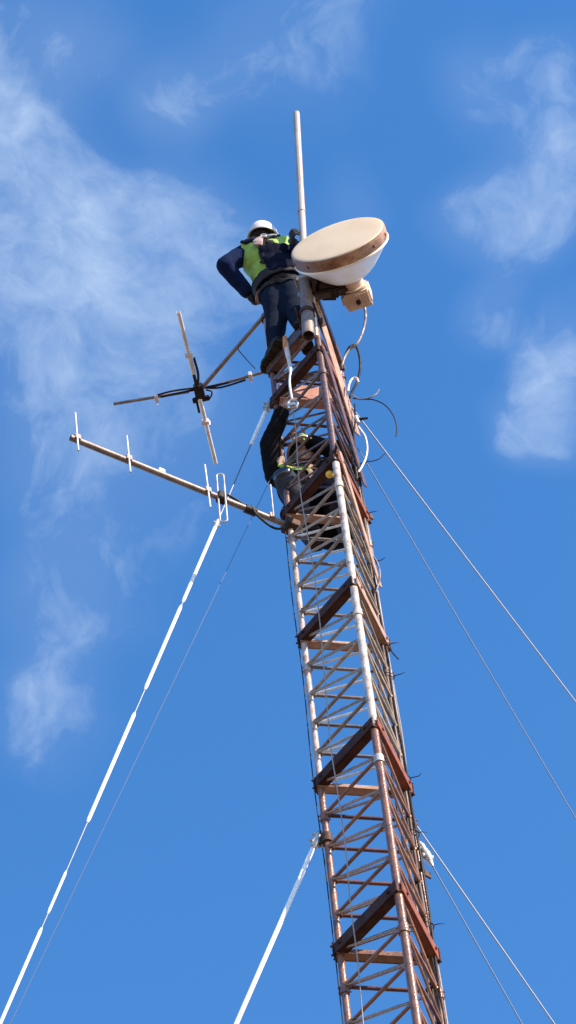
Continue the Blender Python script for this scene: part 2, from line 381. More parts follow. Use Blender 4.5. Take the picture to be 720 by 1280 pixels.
cable(UL([(441, 498), (455, 499), (468, 500), (482, 507), (492, 520), (496, 535), (495, 545)], 10.55), .0045, M['black'], 'drooping_wire', 'thin black wire drooping in an arc right of the mast')
cable(UL([(448, 533), (456, 545), (459, 560), (457, 573), (452, 584), (448, 590)], 10.6), .0075, M['cable_white'], 'pale_cable', 'pale cable bowing out from the right-hand leg')
cable(UL([(443, 505), (444, 525), (442, 545), (443, 570), (446, 600)], 10.6), .006, M['black'], 'hanging_cable', 'black cable hanging straight beside the right-hand leg')
cable(UL([(446, 580), (462, 577), (473, 574), (481, 567)], 10.62), .0035, M['black'], 'wire_tail', 'thin wire tail sticking out right of the pale cable')
cable(UL([(462, 690), (472, 704), (475, 722), (470, 740)], 10.65), .005, M['cable_grey'], 'slack_cable', 'grey cable bulging slack from the right-hand leg below the crouching worker')
cable(UL([(484, 805), (490, 815), (498, 824)], 10.65), .0045, M['black'], 'cable_stub', 'black cable stub pointing down and right of the mast')
q = MB(); p = U(449, 524, y=10.6); q.tube([p, p+Vector((.06, 0, 0))], [.013, .008], 8); q.tube([p+Vector((-.02, 0, .04)), p+Vector((-.01, 0, -.05))], .014, 8, 1)
tag(q.build('cable_connector', [M['black'], M['cable_white']], loc=p), 'small white and black cable connector at the right-hand leg', 'connector')

# ------------------------------------------------------------------ pole on top
pole = thing('top_pole', U(385, 421, y=10.14), 'long bare galvanised pole standing up above the head of the mast', 'pole')
pb, pt = U(385.5, 420, y=10.14), U(370.5, 142, y=10.14)
ax = (pt-pb).normalized(); Lp = (pt-pb).length
q = MB(); q.tube([pb+ax*(Lp*.22), pt], .0262, 20, 0, hollow=.82); q.tube([pb+ax*Lp*.52, pb+ax*(Lp*.52+.012)], .031, 20); q.build('pipe', M['pole'], pole)
q = MB(); q.tube([pb, pb+ax*(Lp*.28)], .044, 20, 0, hollow=.85); q.build('sleeve', M['boom'], pole)
for t in (.09, .22):
    c = pb+ax*Lp*t; q = MB(); side = Vector((1, -.2, 0)).normalized(); bk = Vector((.2, 1, 0)).normalized()
    q.tube([c-ax*.022, c+ax*.022], .054, 20)
    for s_ in (-1, 1): q.tube([c+side*.065*s_-bk*.07, c+side*.065*s_+bk*.14], .009, 8)
    q.box(c+bk*.09, side*.085, bk*.010, ax*.03, 0, .003)
    q.build('pipe_clamp', M['iron'] if t < .1 else M['galv'], pole)
q = MB(); q.tube([pb+ax*.9+Vector((.045, .02, 0)), leg('F', 2.1)+Vector((-.005, -.035, 0))], .012, 8); q.build('stay_tube', M['bright'], pole)

# ------------------------------------------------------------------ dish
e_l = math.asin(ray(422, 300).z)
hdir = Vector((ray(422, 300).x, ray(422, 300).y, 0)).normalized()
fwd = ray(422, 300)
iu = (UP-fwd*UP.dot(fwd)).normalized(); ir = (RT-fwd*RT.dot(fwd)).normalized()
nrm = (-fwd*.325+(iu*.94-ir*.34)*.946).normalized()
FC = U(422, 300, y=9.86)
dist = (FC-CP).length; DR = 61*dist/FPX
dish = thing('microwave_dish', FC-nrm*.4, 'round cream microwave dish with a flat cover and brown-stained rim', 'dish antenna')
q = MB(); pr = [(0, .022)]+[(DR*.985*math.sin(t), .022-.016*(1-math.cos(t*1.0))) for t in [i*math.pi/2/10 for i in range(1, 11)]]+[(DR*.995, -.004)]
q.lathe(FC, nrm, pr, 72); q.build('radome', M['radome'], dish)
q = MB(); q.lathe(FC, nrm, [(DR*.985, .004), (DR*1.004, .002), (DR*1.008, -.02), (DR*1.0, -.078), (DR*.97, -.082)], 72); 
for i in range(12):
    t = i*math.pi/6; u = nrm.orthogonal().normalized(); w = nrm.cross(u); rd = u*math.cos(t)+w*math.sin(t)
    q.box(FC+rd*(DR*1.008)-nrm*.04, rd*.006, nrm*.012, nrm.cross(rd)*.008, 0, .002)
q.build('rim_band', M['rim'], dish)
q = MB(); prof = [(DR*.99, -.079), (DR*1.012, -.084), (DR*1.012, -.094), (DR*.97, -.105)]
for i in range(1, 15):
    t = i/14; prof.append((DR*.97*(1-t)**.62*1.0+.085*t**2, -.105-.20*t))
q.lathe(FC, nrm, prof+[(.085, -.315), (.0, -.316)], 72); q.build('reflector_shell', M['shell'], dish)
BC = FC-nrm*.316
q = MB(); q.tube([BC, BC-nrm*.05], .075, 24); q.tube([BC-nrm*.05, BC-nrm*.062], .095, 24); q.build('hub', M['radio'], dish)
# radio box behind the hub
rc = BC-nrm*.125; sx = nrm.cross(Vector((0, 0, 1))).normalized(); sz = sx.cross(nrm)
q = MB(); q.box(rc, sx*.098, nrm*.055, sz*.105, 0, .012)
for i in range(7): q.box(rc-nrm*.062, sx*.09, nrm*.010, sz*.004, 0, .001) if False else q.box(rc-nrm*.062+sz*(.09-.03*i), sx*.09, nrm*.010, sz*.004, 0, .001)
q.box(rc+sx*.105, sx*.012, nrm*.03, sz*.06, 0, .004)
for i in range(9): q.box(rc+sx*(-.08+.02*i)-sz*.108, sx*.003, nrm*.045, sz*.008, 0, .001)
for a_ in (-1, 1):
    for b_ in (-1, 1): q.tube([rc+sx*.085*a_+sz*.092*b_-nrm*.05, rc+sx*.085*a_+sz*.092*b_-nrm*.068], .007, 8)
rb = q.build('radio_unit', M['radio'], dish)
q = MB(); q.tube([rc-sz*.10-nrm*.01, rc-sz*.135-nrm*.01], .016, 12); q.build('cable_gland', M['black'], rb)
q = MB()
for s_ in (-1, 1):
    q.box(rc+sx*.06*s_+sz*.04+nrm*.06, sx*.010, nrm*.012, sz*.02, 0, .002)
q.build('latch', M['iron'], rb)
# mounting bracket from the hub to the pole
pm = pb+ax*Lp*.215; q = MB()
a_ = BC-nrm*.02
q.beam(a_-sx*.0, pm+Vector((.04, .01, 0)), .10, .05); q.beam(a_-nrm*.05, pm+Vector((.04, .03, -.16)), .05, .05)
q.box(pm+Vector((.055, 0, -.03)), Vector((.012, 0, 0)), Vector((0, .07, 0)), Vector((0, 0, .11)), 0, .003)
q.tube([pm+Vector((.09, -.02, -.11)), pm+Vector((.20, .02, -.05))], .026, 12)
for s_ in (-1, 1): q.tube([pm+Vector((.07, .06*s_, -.14)), pm+Vector((.07, .06*s_, .10))], .011, 8)
q.build('mount_bracket', M['iron'], dish)
q = MB(); q.box(pm+Vector((.15, .05, -.04)), Vector((.07, .01, 0)), Vector((0, .06, 0)), Vector((0, 0, .085)), 0, .02)
for i in range(4): q.tube([pm+Vector((.10+.03*i, -.015, -.13)), pm+Vector((.10+.03*i, -.015, .05))], .008, 8)
q.build('tilt_adjuster', M['black'], dish)

# ------------------------------------------------------------------ yagi antenna
zb_ = LZ(.88)
b0, b1 = U(88, 547, z=zb_), U(360, 657, z=zb_)
yagi = thing('yagi_antenna', b1, 'long grey boom antenna with short upright elements and a folded loop', 'antenna')
d = (b1-b0).normalized(); q = MB(); q.tube([b0, b1+d*.06], .021, 16, hollow=.8)
q.build('boom', M['boom'], yagi)
def boompt(px):
    # the point on the boom whose picture column is px
    lo, hi = 0, 1
    for _ in range(40):
        m_ = (lo+hi)/2
        if proj(b0.lerp(b1, m_))[0] < px: lo = m_
        else: hi = m_
    return b0.lerp(b1, lo)
for (x0, y0, x1, y1, bx, m_) in [(94, 516, 98, 563, 97, 'bright'), (158.5, 545, 163, 590, 161, 'bright'), (256, 581, 263, 634, 260, 'bright'), (338, 606, 342, 646, 340, 'galv')]:
    c = boompt(bx); off = 0 if m_ else 0
    q = MB(); pts = [U(x0, y0, y=c.y-.026), U(x1, y1, y=c.y-.026)]
    q.tube(pts, .0060, 10, hollow=.7); q.build('element', M[m_], yagi)
    q = MB(); q.box(c+Vector((0, -.012, .012)), d*.02, d.cross(Vector((0, 0, 1)))*.018, Vector((0, 0, .026)), 0, .003); q.build('element_clamp', M['boom'], yagi)
c = boompt(201); q = MB(); q.tube([c, c+Vector((0, 0, .07))], [.014, .008], 8); q.box(c+Vector((0, 0, .02)), d*.022, d.cross(Vector((0, 0, 1)))*.024, Vector((0, 0, .02)), 0, .003); q.build('element_clamp', M['galv'], yagi)
c = boompt(277); q = MB(); tp, bt = U(275, 595, y=c.y-.03), U(279.5, 650, y=c.y-.03)
v_ = (tp-bt).normalized(); h_ = Vector((1, 0, -.05)).normalized(); rr_ = .023; ring = []
for i in range(13): t = math.pi*i/12; ring.append(tp+h_*rr_*math.cos(t)+v_*rr_*math.sin(t))
for i in range(1, 6): ring.append(tp.lerp(bt, i/6)-h_*rr_)
for i in range(13): t = math.pi*i/12; ring.append(bt-h_*rr_*math.cos(t)-v_*rr_*math.sin(t))
for i in range(1, 6): ring.append(bt.lerp(tp, i/6)+h_*rr_)
q.tube(ring, .0066, 10, closed=True); q.build('folded_dipole', M['galv'], yagi)
q = MB(); q.box(c+Vector((0, -.01, .0)), d*.03, d.cross(Vector((0, 0, 1)))*.03, Vector((0, 0, .04)), 0, .006); q.build('feed_box', M['black'], yagi)
cb = [c+Vector((0, -.04, .03)), c+d*.1+Vector((0, -.02, .035)), c+d*.22+Vector((0, -.015, -.01))]+[boompt(315)+Vector((0, -.03, .01)), boompt(322)+Vector((0, -.02, -.06)), boompt(340)+Vector((0, -.02, -.13)), boompt(354)+Vector((0, -.03, -.10)), b1+Vector((0, -.04, -.03))]
q = MB(); q.tube(spline(cb, 8), .0085, 8); q.build('feed_cable', M['black'], yagi)
c2_ = c+d*.20; q = MB(); q.tube([c2_-d*.03, c2_+d*.05], .030, 12); q.build('tape_wrap', M['black'], yagi)
q = MB(); q.box(b1+d*.02, d*.05, d.cross(Vector((0, 0, 1)))*.05, Vector((0, 0, .035)), 0, .004)
for s_ in (-1, 1): q.tube([b1+Vector((0, 0, .03*s_)), b1+d*.14+Vector((0, 0, .03*s_))], .008, 8)
q.build('mast_clamp', M['iron'], yagi)

# ------------------------------------------------------------------ crossed antenna on its arm
zc = LZ(2.83)
armtop = U(331, 394, z=zc)
xc = U(249, 489, z=zc)
cross = thing('crossed_antenna', armtop, 'cross-shaped antenna of two bright bars held out left of the mast on a slanting arm', 'antenna')
q = MB(); q.tube([armtop+(armtop-xc).normalized()*.03, xc], .0155, 12)
q.build('arm', M['boom'], cross)
q = MB(); p = Vector((LEGXY['L'][0], LEGXY['L'][1], zc)); q.tube([p-Vector((0, 0, .03)), p+Vector((0, 0, .03))], .036, 14); q.tube([armtop, p], .018, 10); q.build('arm_clamp', M['iron'], cross)
A0, A1 = U(223, 390, z=zc-.02), U(269.5, 579, z=zc-.02)
B0, B1 = U(142, 505, z=zc+.015), U(331, 465, z=zc+.015)
dA = (A1-A0).normalized(); dB = (B1-B0).normalized(); lenA = (A1-A0).length
q = MB(); q.tube([A0, A0.lerp(A1, .40)], .0165, 12, hollow=.75); q.build('element', M['bright'], cross)
q = MB(); q.tube([A0.lerp(A1, .56), A1], .0165, 12, hollow=.75); q.build('element', M['bright'], cross)
q = MB(); q.tube([B0, xc.lerp(B0, .12)+Vector((0, 0, .015))], .0115, 10, hollow=.7); q.build('element', M['boom'], cross)
q = MB(); q.tube([xc.lerp(B1, .12)+Vector((0, 0, .015)), B1], .0115, 10, hollow=.7); q.build('element', M['boom'], cross)
q = MB(); q.tube([A0.lerp(A1, .36), A0.lerp(A1, .66)], .012, 10); q.tube([xc.lerp(B0, .45), xc.lerp(B1, .45)], .009, 8)
q.box(xc, dA*.055, dA.cross(Vector((0, 0, 1)))*.035, Vector((0, 0, .035)), 0, .006)
p = xc+dA*.07; q.box(p, dB*.065, dA*.018, Vector((0, 0, .018)), 0, .005); q.build('centre_insulator', M['black'], cross)
for p, u_ in ((A0.lerp(A1, .275), dB), (A0.lerp(A1, .72), dB), (xc.lerp(B0, .5), dA), (xc.lerp(B1, .78), dA)):
    q = MB(); q.box(p, u_*.028, u_.cross(Vector((0, 0, 1)))*.014, Vector((0, 0, .028)), 0, .004); q.tube([p+u_*.03, p+u_*.03-Vector((0, 0, .06))], .006, 6); q.build('element_clamp', M['bright'], cross)
q = MB(); q.tube(spline([A0.lerp(A1, .3)+dB*.03, A0.lerp(A1, .42)+dB*.03, xc+dA*.04-dB*.03, xc.lerp(A1, .28)-dB*.035], 6), .0095, 8)
q.tube(spline([xc.lerp(B0, .48)-dA*.02, xc.lerp(B0, .3)-dA*.035, xc-dA*.03, xc.lerp(B1, .3)+dA*.02, xc.lerp(B1, .7)+dA*.02], 6), .0075, 8)
q.tube(spline([xc+dB*.05, xc+dB*.09+dA*.03, xc+dB*.06+dA*.08, xc+dA*.08], 6), .006, 8)
q.build('phasing_cable', M['black'], cross)
q = MB(); pts = [U(298, 437, z=zc-.05), U(308, 449, z=zc-.1), U(319, 461, z=zc-.05)]; q.tube(spline([xc.lerp(armtop, .62)]+pts, 6), .0035, 6); q.build('stay_wire', M['black'], cross)

# ------------------------------------------------------------------ guy wires
azL, azR = math.atan2(LEGXY['L'][1]-MY, LEGXY['L'][0]), math.atan2(LEGXY['R'][1]-MY, LEGXY['R'][0])
def guy(top, px0, px1, az, segs, label, name='guy_wire', group='guy wires of the mast', rthin=.0035, rthick=.013, shackle=True, hard=(), wm='wire'):
    """segs: (fraction range in picture, thick?)"""
    top = Vector(top); far = onplane(px1[0], px1[1], top, az); dr = (far-top).normalized()
    if dr.z > -.2: print('GUY BAD', label, dr)
    end = top+dr*((top.z-.02)/-dr.z)
    print('guy', label[:30], 'elev', round(math.degrees(math.asin(-dr.z)), 1), 'len', round((end-top).length, 1), 'top px', [round(v) for v in proj(top)])
    t = thing(name, end, label, 'guy wire', group)
    q = MB(); n = 24
    q.tube([top.lerp(end, i/n)-Vector((0, 0, .25*math.sin(math.pi*i/n)*0)) for i in range(n+1)], rthin, 6); q.build('strand', M[wm], t)
    def at_y(py):
        lo, hi = 0, (end-top).length
        # picture row grows as the wire comes down
        for _ in range(50):
            m_ = (lo+hi)/2
            if proj(top+dr*m_)[1] < py: lo = m_
            else: hi = m_
        return lo
    for (y0, y1, rk, mk) in segs:
        s0 = 0 if y0 is None else at_y(y0); s1 = at_y(y1)
        q = MB(); e = min(.03, (s1-s0)*.1)
        q.tube([top+dr*s0, top+dr*(s0+e), top+dr*(s1-e), top+dr*s1], [rk*.55, rk, rk, rk*.55], 10); q.build('sunlit_rod', M[mk], t)  # thick pale rods drawn over the sunlit stretches of wire
    for py, r_ in hard:
        p = top+dr*at_y(py); sd = dr.orthogonal().normalized(); q = MB()
        q.tube([p-dr*.05, p-dr*.02, p+dr*.02, p+dr*.05], [r_*.5, r_, r_, r_*.5], 10); q.tube([p-sd*r_*1.6, p+sd*r_*1.6], r_*.45, 8)
        q.build('shackle', M['galv'], t)
    return t
guy(leg('L', 1.98)+Vector((-.06, .01, 0)), None, (3, 1273), azL+R(9),
    [(510, 556, .014, 'rod'), (655, 753, .0125, 'rod'), (757, 862, .0125, 'rod'), (891, 1028, .0125, 'rod'), (1089, 1142, .009, 'rod'), (1160, 1430, .0105, 'rod')],
    'guy wire with bright white rods dropping to the lower left corner', hard=((505, .022), (512, .018), (655, .017)), rthin=.0042)
guy(leg('L', 1.45)+Vector((-.04, .02, 0)), None, (14, 1277), azL+R(6), [], 'thin grey guy wire close beside the white-rodded one on the left', rthin=.0018, wm='wire_faint')
guy(leg('L', -1.32)+Vector((-.05, .01, 0)), None, (296, 1278), azL+R(14),
    [(1058, 1290, .014, 'rod')], 'short thick bright guy rod leaving the left leg near the bottom', hard=((1046, .022), (1054, .024)))
guy(leg('R', 2.0)+Vector((.03, 0, 0)), None, (719, 877), azR, [], 'pale guy wire from the mast head running out to the right edge', rthin=.0062, wm='wire_pale')
guy(leg('R', 1.62)+Vector((.03, 0, 0)), None, (719, 1022), azR-R(6), [], 'thin dark guy wire leaving the right side under the pale one', rthin=.0035)
guy(leg('R', -1.18)+Vector((.0, 0, 0)), None, (692, 1279), azR, [], 'pale lower guy wire running to the bottom right corner', rthin=.0055, wm='wire_pale')
guy(leg('R', -1.38)+Vector((.04, 0, 0)), None, (652, 1279), azR-R(6), [], 'lower right guy wire with round white insulators near the leg', rthin=.0038, hard=((1058, .022), (1070, .028), (1075, .016)))
for k in (0,):
    pass

# ------------------------------------------------------------------ rope inside the mast
hk = U(357, 428, y=10.32); rg = U(366, 505, y=10.32)
rope = thing('hand_line', rg, 'pale hand line hanging through the mast from a hook and ring', 'rope')
q = MB(); q.tube(spline([hk, U(360, 445, y=10.32), U(363, 462, y=10.32), U(362, 480, y=10.32), U(365, 499, y=10.32)], 6), [.018]*7+[.014]*6+[.009]*12, 10); q.build('lanyard', M['cable_white'], rope)
q = MB(); q.tube([U(356, 422, y=10.32), U(357.5, 436, y=10.32)], [.016, .021], 10); q.build('sling', M['orange'], rope)
q = MB(); ring = [rg+Vector((.034*math.cos(t), 0, .050*math.sin(t))) for t in [i*math.pi/8 for i in range(16)]]
q.tube(ring, .011, 8, closed=True); q.box(rg+Vector((0, -.012, -.03)), Vector((.02, 0, 0)), Vector((0, .01, 0)), Vector((0, 0, .018)), 0, .003); q.build('carabiner', M['chrome'], rope)
RP = [(366, 512), (370, 540), (372, 575), (376, 620), (384, 665), (393, 720), (401, 790), (407, 860), (413, 930), (422, 990), (432, 1060), (438, 1130), (447, 1200), (455, 1290)]
q = MB(); q.tube(spline([U(a, b, y=10.36) for a, b in RP], 5)+[Vector((.0, 10.40, .02))], .0036, 8); q.build('line', M['rope'], rope)

q = MB(); c = leg('F', 2.40); hel = []
for i in range(46):
    t = i*.62; rr2 = .040+.010*math.sin(i*1.7); hel.append(c+Vector((rr2*math.cos(t), rr2*math.sin(t), .06-.0035*i+.014*math.sin(i*2.3))))
q.tube(hel, .007, 6); q.tube(spline([hel[-1], hel[-1]+Vector((.05, -.02, -.05)), hel[-1]+Vector((.03, 0, -.14))], 6), .007, 6)
tag(q.build('tie_rope', mat('golden_rope', (0.55, 0.33, 0.14), (0.40, 0.22, 0.09), .8, 0, 40), loc=c), 'golden tie rope wound round the head of the mast beside the pole sleeve', 'rope')
# ------------------------------------------------------------------ people
def remesh(mb, voxel, smooth=4, disp=0.0, dscale=.12, off=Vector((0, 0, 0)), post=None):
    o = bpy.data.objects.new('tmp', mb.mesh('tmp', off)); COL.objects.link(o)
    m = o.modifiers.new('r', 'REMESH'); m.mode = 'VOXEL'; m.voxel_size = voxel; m.use_smooth_shade = True
    m = o.modifiers.new('s', 'SMOOTH'); m.iterations = smooth; m.factor = .5
    if disp:
        t = bpy.data.textures.new('folds', 'CLOUDS'); t.noise_scale = dscale; t.noise_depth = 2
        m = o.modifiers.new('d', 'DISPLACE'); m.texture = t; m.strength = disp; m.mid_level = .5; m.texture_coords = 'LOCAL'
    dg = bpy.context.evaluated_depsgraph_get()
    me = bpy.data.meshes.new_from_object(o.evaluated_get(dg))
    bpy.data.objects.remove(o, do_unlink=True)
    me.polygons.foreach_set('use_smooth', [True]*len(me.polygons)); me.materials.clear()
    return me
def place(me, name, mats, parent):
    me.name = name; o = bpy.data.objects.new(name, me); COL.objects.link(o); o.parent = parent
    for m in (mats if isinstance(mats, (list, tuple)) else [mats]): me.materials.append(m)
    return o
def shell(me, pred, off, thick, name, m, parent, grow=None):
    """a garment piece lifted from the faces of a body mesh that satisfy pred"""
    bm = bmesh.new(); bm.from_mesh(me); bm.normal_update()
    kill = [f for f in bm.faces if not pred(f.calc_center_median(), f.normal)]
    nv = {v.index: v.normal.copy() for v in bm.verts}
    for v in bm.verts: v.co += nv[v.index]*off
    bmesh.ops.delete(bm, geom=kill, context='FACES')
    loose = [v for v in bm.verts if not v.link_faces]
    bmesh.ops.delete(bm, geom=loose, context='VERTS')
    n = bpy.data.meshes.new(name); bm.to_mesh(n); bm.free(); n.materials.clear()
    o = place(n, name, m, parent); s_ = o.modifiers.new('thickness', 'SOLIDIFY'); s_.thickness = thick; s_.offset = 1
    return o
def strap(me, off, pts, wid, name, m, parent, lift=.012, th=.35):
    """a webbing strap: a path pulled onto the surface of the garment"""
    bvh = BVHTree.FromPolygons([v.co for v in me.vertices], [list(p.vertices) for p in me.polygons])
    P = []; Nn = []
    for p in spline(pts, 6):
        q = p-off; h = bvh.find_nearest(q); P.append(h[0]+h[1]*lift+off); Nn.append(h[1])
    q = MB(); q.tube(P, wid/2, 8, squash=th, squash_dir=Nn); return q.build(name, m, parent)
def hand(q, w, d, n, tside, curl=.9, s=1.0, wr=None):
    """palm, four unequal fingers and a thumb; d: wrist to knuckles, n: palm side, tside: thumb side"""
    d = d.normalized(); n = (n-d*n.dot(d)).normalized(); t = d.cross(n).normalized()
    if t.dot(tside) < 0: t = -t
    q.ball(w+d*.045*s, (.048*s, .042*s, .017*s), (d, t, n), seg=14, rings=8)
    q.cap(w-d*.03*s, w+d*.03*s, .026*s, .027*s)
    for i, (o_, L) in enumerate(((.030, .072), (.010, .080), (-.010, .074), (-.029, .058))):
        p = w+d*.085*s+t*o_*s; a = .15; seg = [L*.45*s, L*.32*s, L*.25*s]; r0 = .0095*s
        q.cap(w+d*.045*s+t*o_*.8*s, p, r0*1.15, r0)
        for j, l in enumerate(seg):
            a += curl*(.75 if j == 0 else .95); dd = d*math.cos(a)+n*math.sin(a)+t*(o_*1.2)
            p2 = p+dd.normalized()*l; q.cap(p, p2, r0*(1-.08*j), r0*(.93-.09*j), 10); p = p2
    b = w+d*.025*s+t*.030*s; k = b+(d*.55+t*.6+n*.45).normalized()*.042*s; e = k+(d*.55+t*.0+n*.75).normalized()*.034*s
    q.cap(b-t*.01*s, k, .0135*s, .0115*s, 10); q.cap(k, e, .0112*s, .0095*s, 10)
def boot(parent, an, kn, fwd, up=Vector((0, 0, 1)), name='boot'):
    fwd = fwd.normalized(); up = (up-fwd*up.dot(fwd)).normalized(); sd = fwd.cross(up)
    q = MB(); base = an-up*.055
    shaft = (kn-an).normalized()
    q.cap(an-up*.01, an+shaft*.15, .052, .056); q.ball(an-fwd*.03-up*.03, (.055, .042, .048), (fwd, sd, up))
    q.ball(an+fwd*.05-up*.032, (.09, .044, .042), (fwd, sd, up)); q.ball(an+fwd*.135-up*.042, (.062, .047, .034), (fwd, sd, up))
    me = remesh(q, .009, 3, 0, off=origin_of(parent)); b = place(me, name, M['boot'], parent)
    q = MB(); out = []
    prof = [(-.085, .034), (-.06, .041), (.0, .036), (.06, .040), (.12, .049), (.17, .042), (.198, .02)]
    pts = [(x, w_) for x, w_ in prof]+[(x, -w_) for x, w_ in prof[::-1]]
    lo = [base+fwd*x+sd*w_-up*.034 for x, w_ in pts]; hi = [base+fwd*x+sd*w_-up*.010 for x, w_ in pts]
    n_ = len(pts); q.add(lo+hi, [list(range(n_))[::-1], list(range(n_, 2*n_))]+[[i, (i+1) % n_, n_+(i+1) % n_, n_+i] for i in range(n_)], 0, False)
    for x in (-.06, -.03, .04, .07, .10, .13, .16): q.box(base+fwd*x-up*.037, fwd*.008, sd*.034, up*.005)
    q.build('sole', M['sole'], b)
    q = MB()
    for i in range(4):
        c = an+fwd*(.075-.018*i)+up*(-.002+.016*i); q.tube([c-sd*.026, c+sd*.026+up*.004], .004, 6)
    q.build('lace', M['iron'], b)
    return b
def torso(q, pelvis, chest, neck, lsh, rsh, lh, rh, front, g=0.0):
    up = (neck-pelvis).normalized(); rt = (rsh-lsh).normalized(); fr = rt.cross(up).normalized()
    if fr.dot(front) < 0: fr = -fr
    F = (rt, fr, up)
    q.ball(pelvis+up*.02, (.165+g, .118+g, .125+g), F, seg=20, rings=14)
    w_ = pelvis.lerp(chest, .5); q.ball(w_, (.148+g, .108+g, .16+g), F, seg=20, rings=14)
    q.ball(chest, (.172+g, .122+g, .17+g), F, seg=20, rings=14); q.ball(chest+up*.08, (.168+g, .10+g, .12+g), F, seg=20, rings=14)
    m_ = (lsh+rsh)/2
    q.cap(lsh.lerp(m_, .1), rsh.lerp(m_, .1), .062+g, .062+g, 16)
    q.cap(m_+up*.0, neck+up*.01, .075+g, .056+g*.5, 16)
    return F
def human(root, J, front, hd, face, mj, mt, gloveL, gloveR, helm, palmL, palmR, curlL=.9, curlR=.9, hair=True, toeL=None, toeR=None, feet_up=Vector((0, 0, 1))):
    off = origin_of(root); g = 0.0
    pel = (J['Lhip']+J['Rhip'])/2
    def body(q, g=0.0, arms=True, legs=True, tor=True):
        if tor: torso(q, pel, J['chest'], J['neck'], J['Lsh'], J['Rsh'], J['Lhip'], J['Rhip'], front, g)
        for s_ in 'LR':
            if arms:
                q.cap(J[s_+'sh'], J[s_+'el'], .056+g, .043+g); q.cap(J[s_+'el'], J[s_+'wr'], .043+g, .031+g)
            if legs:
                hp = J[s_+'hip']; kn = J[s_+'kn']; an = J[s_+'an']
                q.cap(hp, kn, .088+g, .057+g, 16); d_ = (an-kn)
                q.cap(kn, kn+d_*.35, .056+g, .055+g, 16); q.cap(kn+d_*.35, an, .055+g, .038+g*.9, 16)
    # one continuous body: trunk, limbs, hands, neck and head
    q = MB(); body(q); h = J['head']; u_ = hd.normalized(); f_ = (face-u_*face.dot(u_)).normalized(); s2 = f_.cross(u_)
    q.cap(J['neck']-u_*.03, h-u_*.05, .057, .054, 16)
    q.ball(h+u_*.025-f_*.012, (.074, .094, .092), (s2, f_, u_), seg=20, rings=14); q.ball(h-u_*.045+f_*.025, (.055, .062, .062), (s2, f_, u_), seg=18, rings=12)
    q.ball(h-u_*.09+f_*.062, (.022, .018, .016), (s2, f_, u_)); q.cap(h+u_*.012+f_*.085, h-u_*.022+f_*.104, .009, .014)     # chin, nose
    for e in (-1, 1):
        q.ball(h-u_*.008+s2*e*.075, (.010, .018, .030), (s2, f_, u_)); q.cap(h+u_*.022+f_*.086+s2*e*.014, h+u_*.02+f_*.076+s2*e*.046, .008, .007)
        q.ball(h-u_*.03+s2*e*.035+f_*.062, (.020, .018, .018), (s2, f_, u_))
    q.cap(h-u_*.052+f_*.086-s2*.018, h-u_*.052+f_*.086+s2*.018, .007, .007); q.cap(h-u_*.062+f_*.083-s2*.014, h-u_*.062+f_*.083+s2*.014, .007, .007)
    for s_ in 'LR':
        q.cap(J[s_+'an'], J[s_+'an']-Vector((0, 0, .04)), .036, .036)
    me = remesh(q, .0085, 2, 0, off=off)
    b = place(me, 'body', [M['skin'], M['eye']], root)
    bm = bmesh.new(); bm.from_mesh(me)
    for f in bm.faces:
        c = f.calc_center_median()+off-h
        for e in (-1, 1):
            if (c-(u_*.004+f_*.079+s2*e*.032)).length < .012: f.material_index = 1
    bm.to_mesh(me); bm.free()
    # hair
    if hair:
        q = MB(); q.ball(h+u_*.02-f_*.024, (.080, .092, .094), (s2, f_, u_), seg=20, rings=14);         place(remesh(q, .012, 2, .006, .03, off=off), 'hair', M['hair'], root)
    # jacket, trousers
    q = MB(); body(q, .024, True, False); q.cap(J['neck']-u_*.015, J['neck']+u_*.02, .068, .064, 16)
    jk = remesh(q, .011, 5, .014, .07, off=off); place(jk, 'jacket', mj, root)
    q = MB(); body(q, .022, False, True, False); up = (J['neck']-pel).normalized()
    rt = (J['Rsh']-J['Lsh']).normalized(); fr = rt.cross(up).normalized()
    q.ball(pel+up*.01, (.18, .132, .13), (rt, fr, up), seg=20, rings=14)
    tr = remesh(q, .011, 5, .014, .08, off=off); place(tr, 'trousers', mt, root)
    # gloves
    for s_, gm, pn, cu in (('L', gloveL, palmL, curlL), ('R', gloveR, palmR, curlR)):
        w_ = J[s_+'wr']; d_ = (w_-J[s_+'el']).normalized()
        q = MB(); hand(q, w_+d_*.02, d_, pn, Vector((0, 0, 1)), cu, 1.05); q.cap(w_-d_*.03, w_+d_*.02, .040, .036)
        place(remesh(q, .005, 1, 0, off=off), 'glove', gm, root)
    for s_, tf in (('L', toeL or front), ('R', toeR or front)): boot(root, J[s_+'an'], J[s_+'kn'], tf, feet_up)
    # helmet
    q = MB(); c = h+u_*.030; seg = 40; rings = []
    F = (s2, f_, u_)
    def ringpts(rx, ry, z, brim=0):
        P = []
        for j in range(seg):
            a = 2*math.pi*j/seg; pk = max(0, math.sin(a))**3*brim
            P.append(c+s2*rx*math.cos(a)+f_*((ry+pk)*math.sin(a))+u_*(z-(pk*.25)))
        return P
    prof = [(.118, .138, -.004, .035), (.119, .139, .004, .035), (.106, .126, .012, 0), (.104, .124, .04, 0), (.096, .115, .075, 0), (.08, .096, .105, 0), (.055, .067, .126, 0), (.025, .03, .136, 0), (.001, .001, .138, 0)]
    ins = [(.118, .138, -.005, .035), (.100, .120, .006, 0), (.098, .117, .04, 0), (.09, .108, .07, 0), (.07, .085, .10, 0), (.04, .05, .12, 0), (.001, .001, .125, 0)]
    for pf in (prof, ins):
        v = []; f = []
        for rx, ry, z, br in pf: v += ringpts(rx, ry, z, br)
        for i in range(len(pf)-1):
            for j in range(seg): k = (j+1) % seg; f.append([i*seg+j, i*seg+k, (i+1)*seg+k, (i+1)*seg+j])
        q.add(v, f)
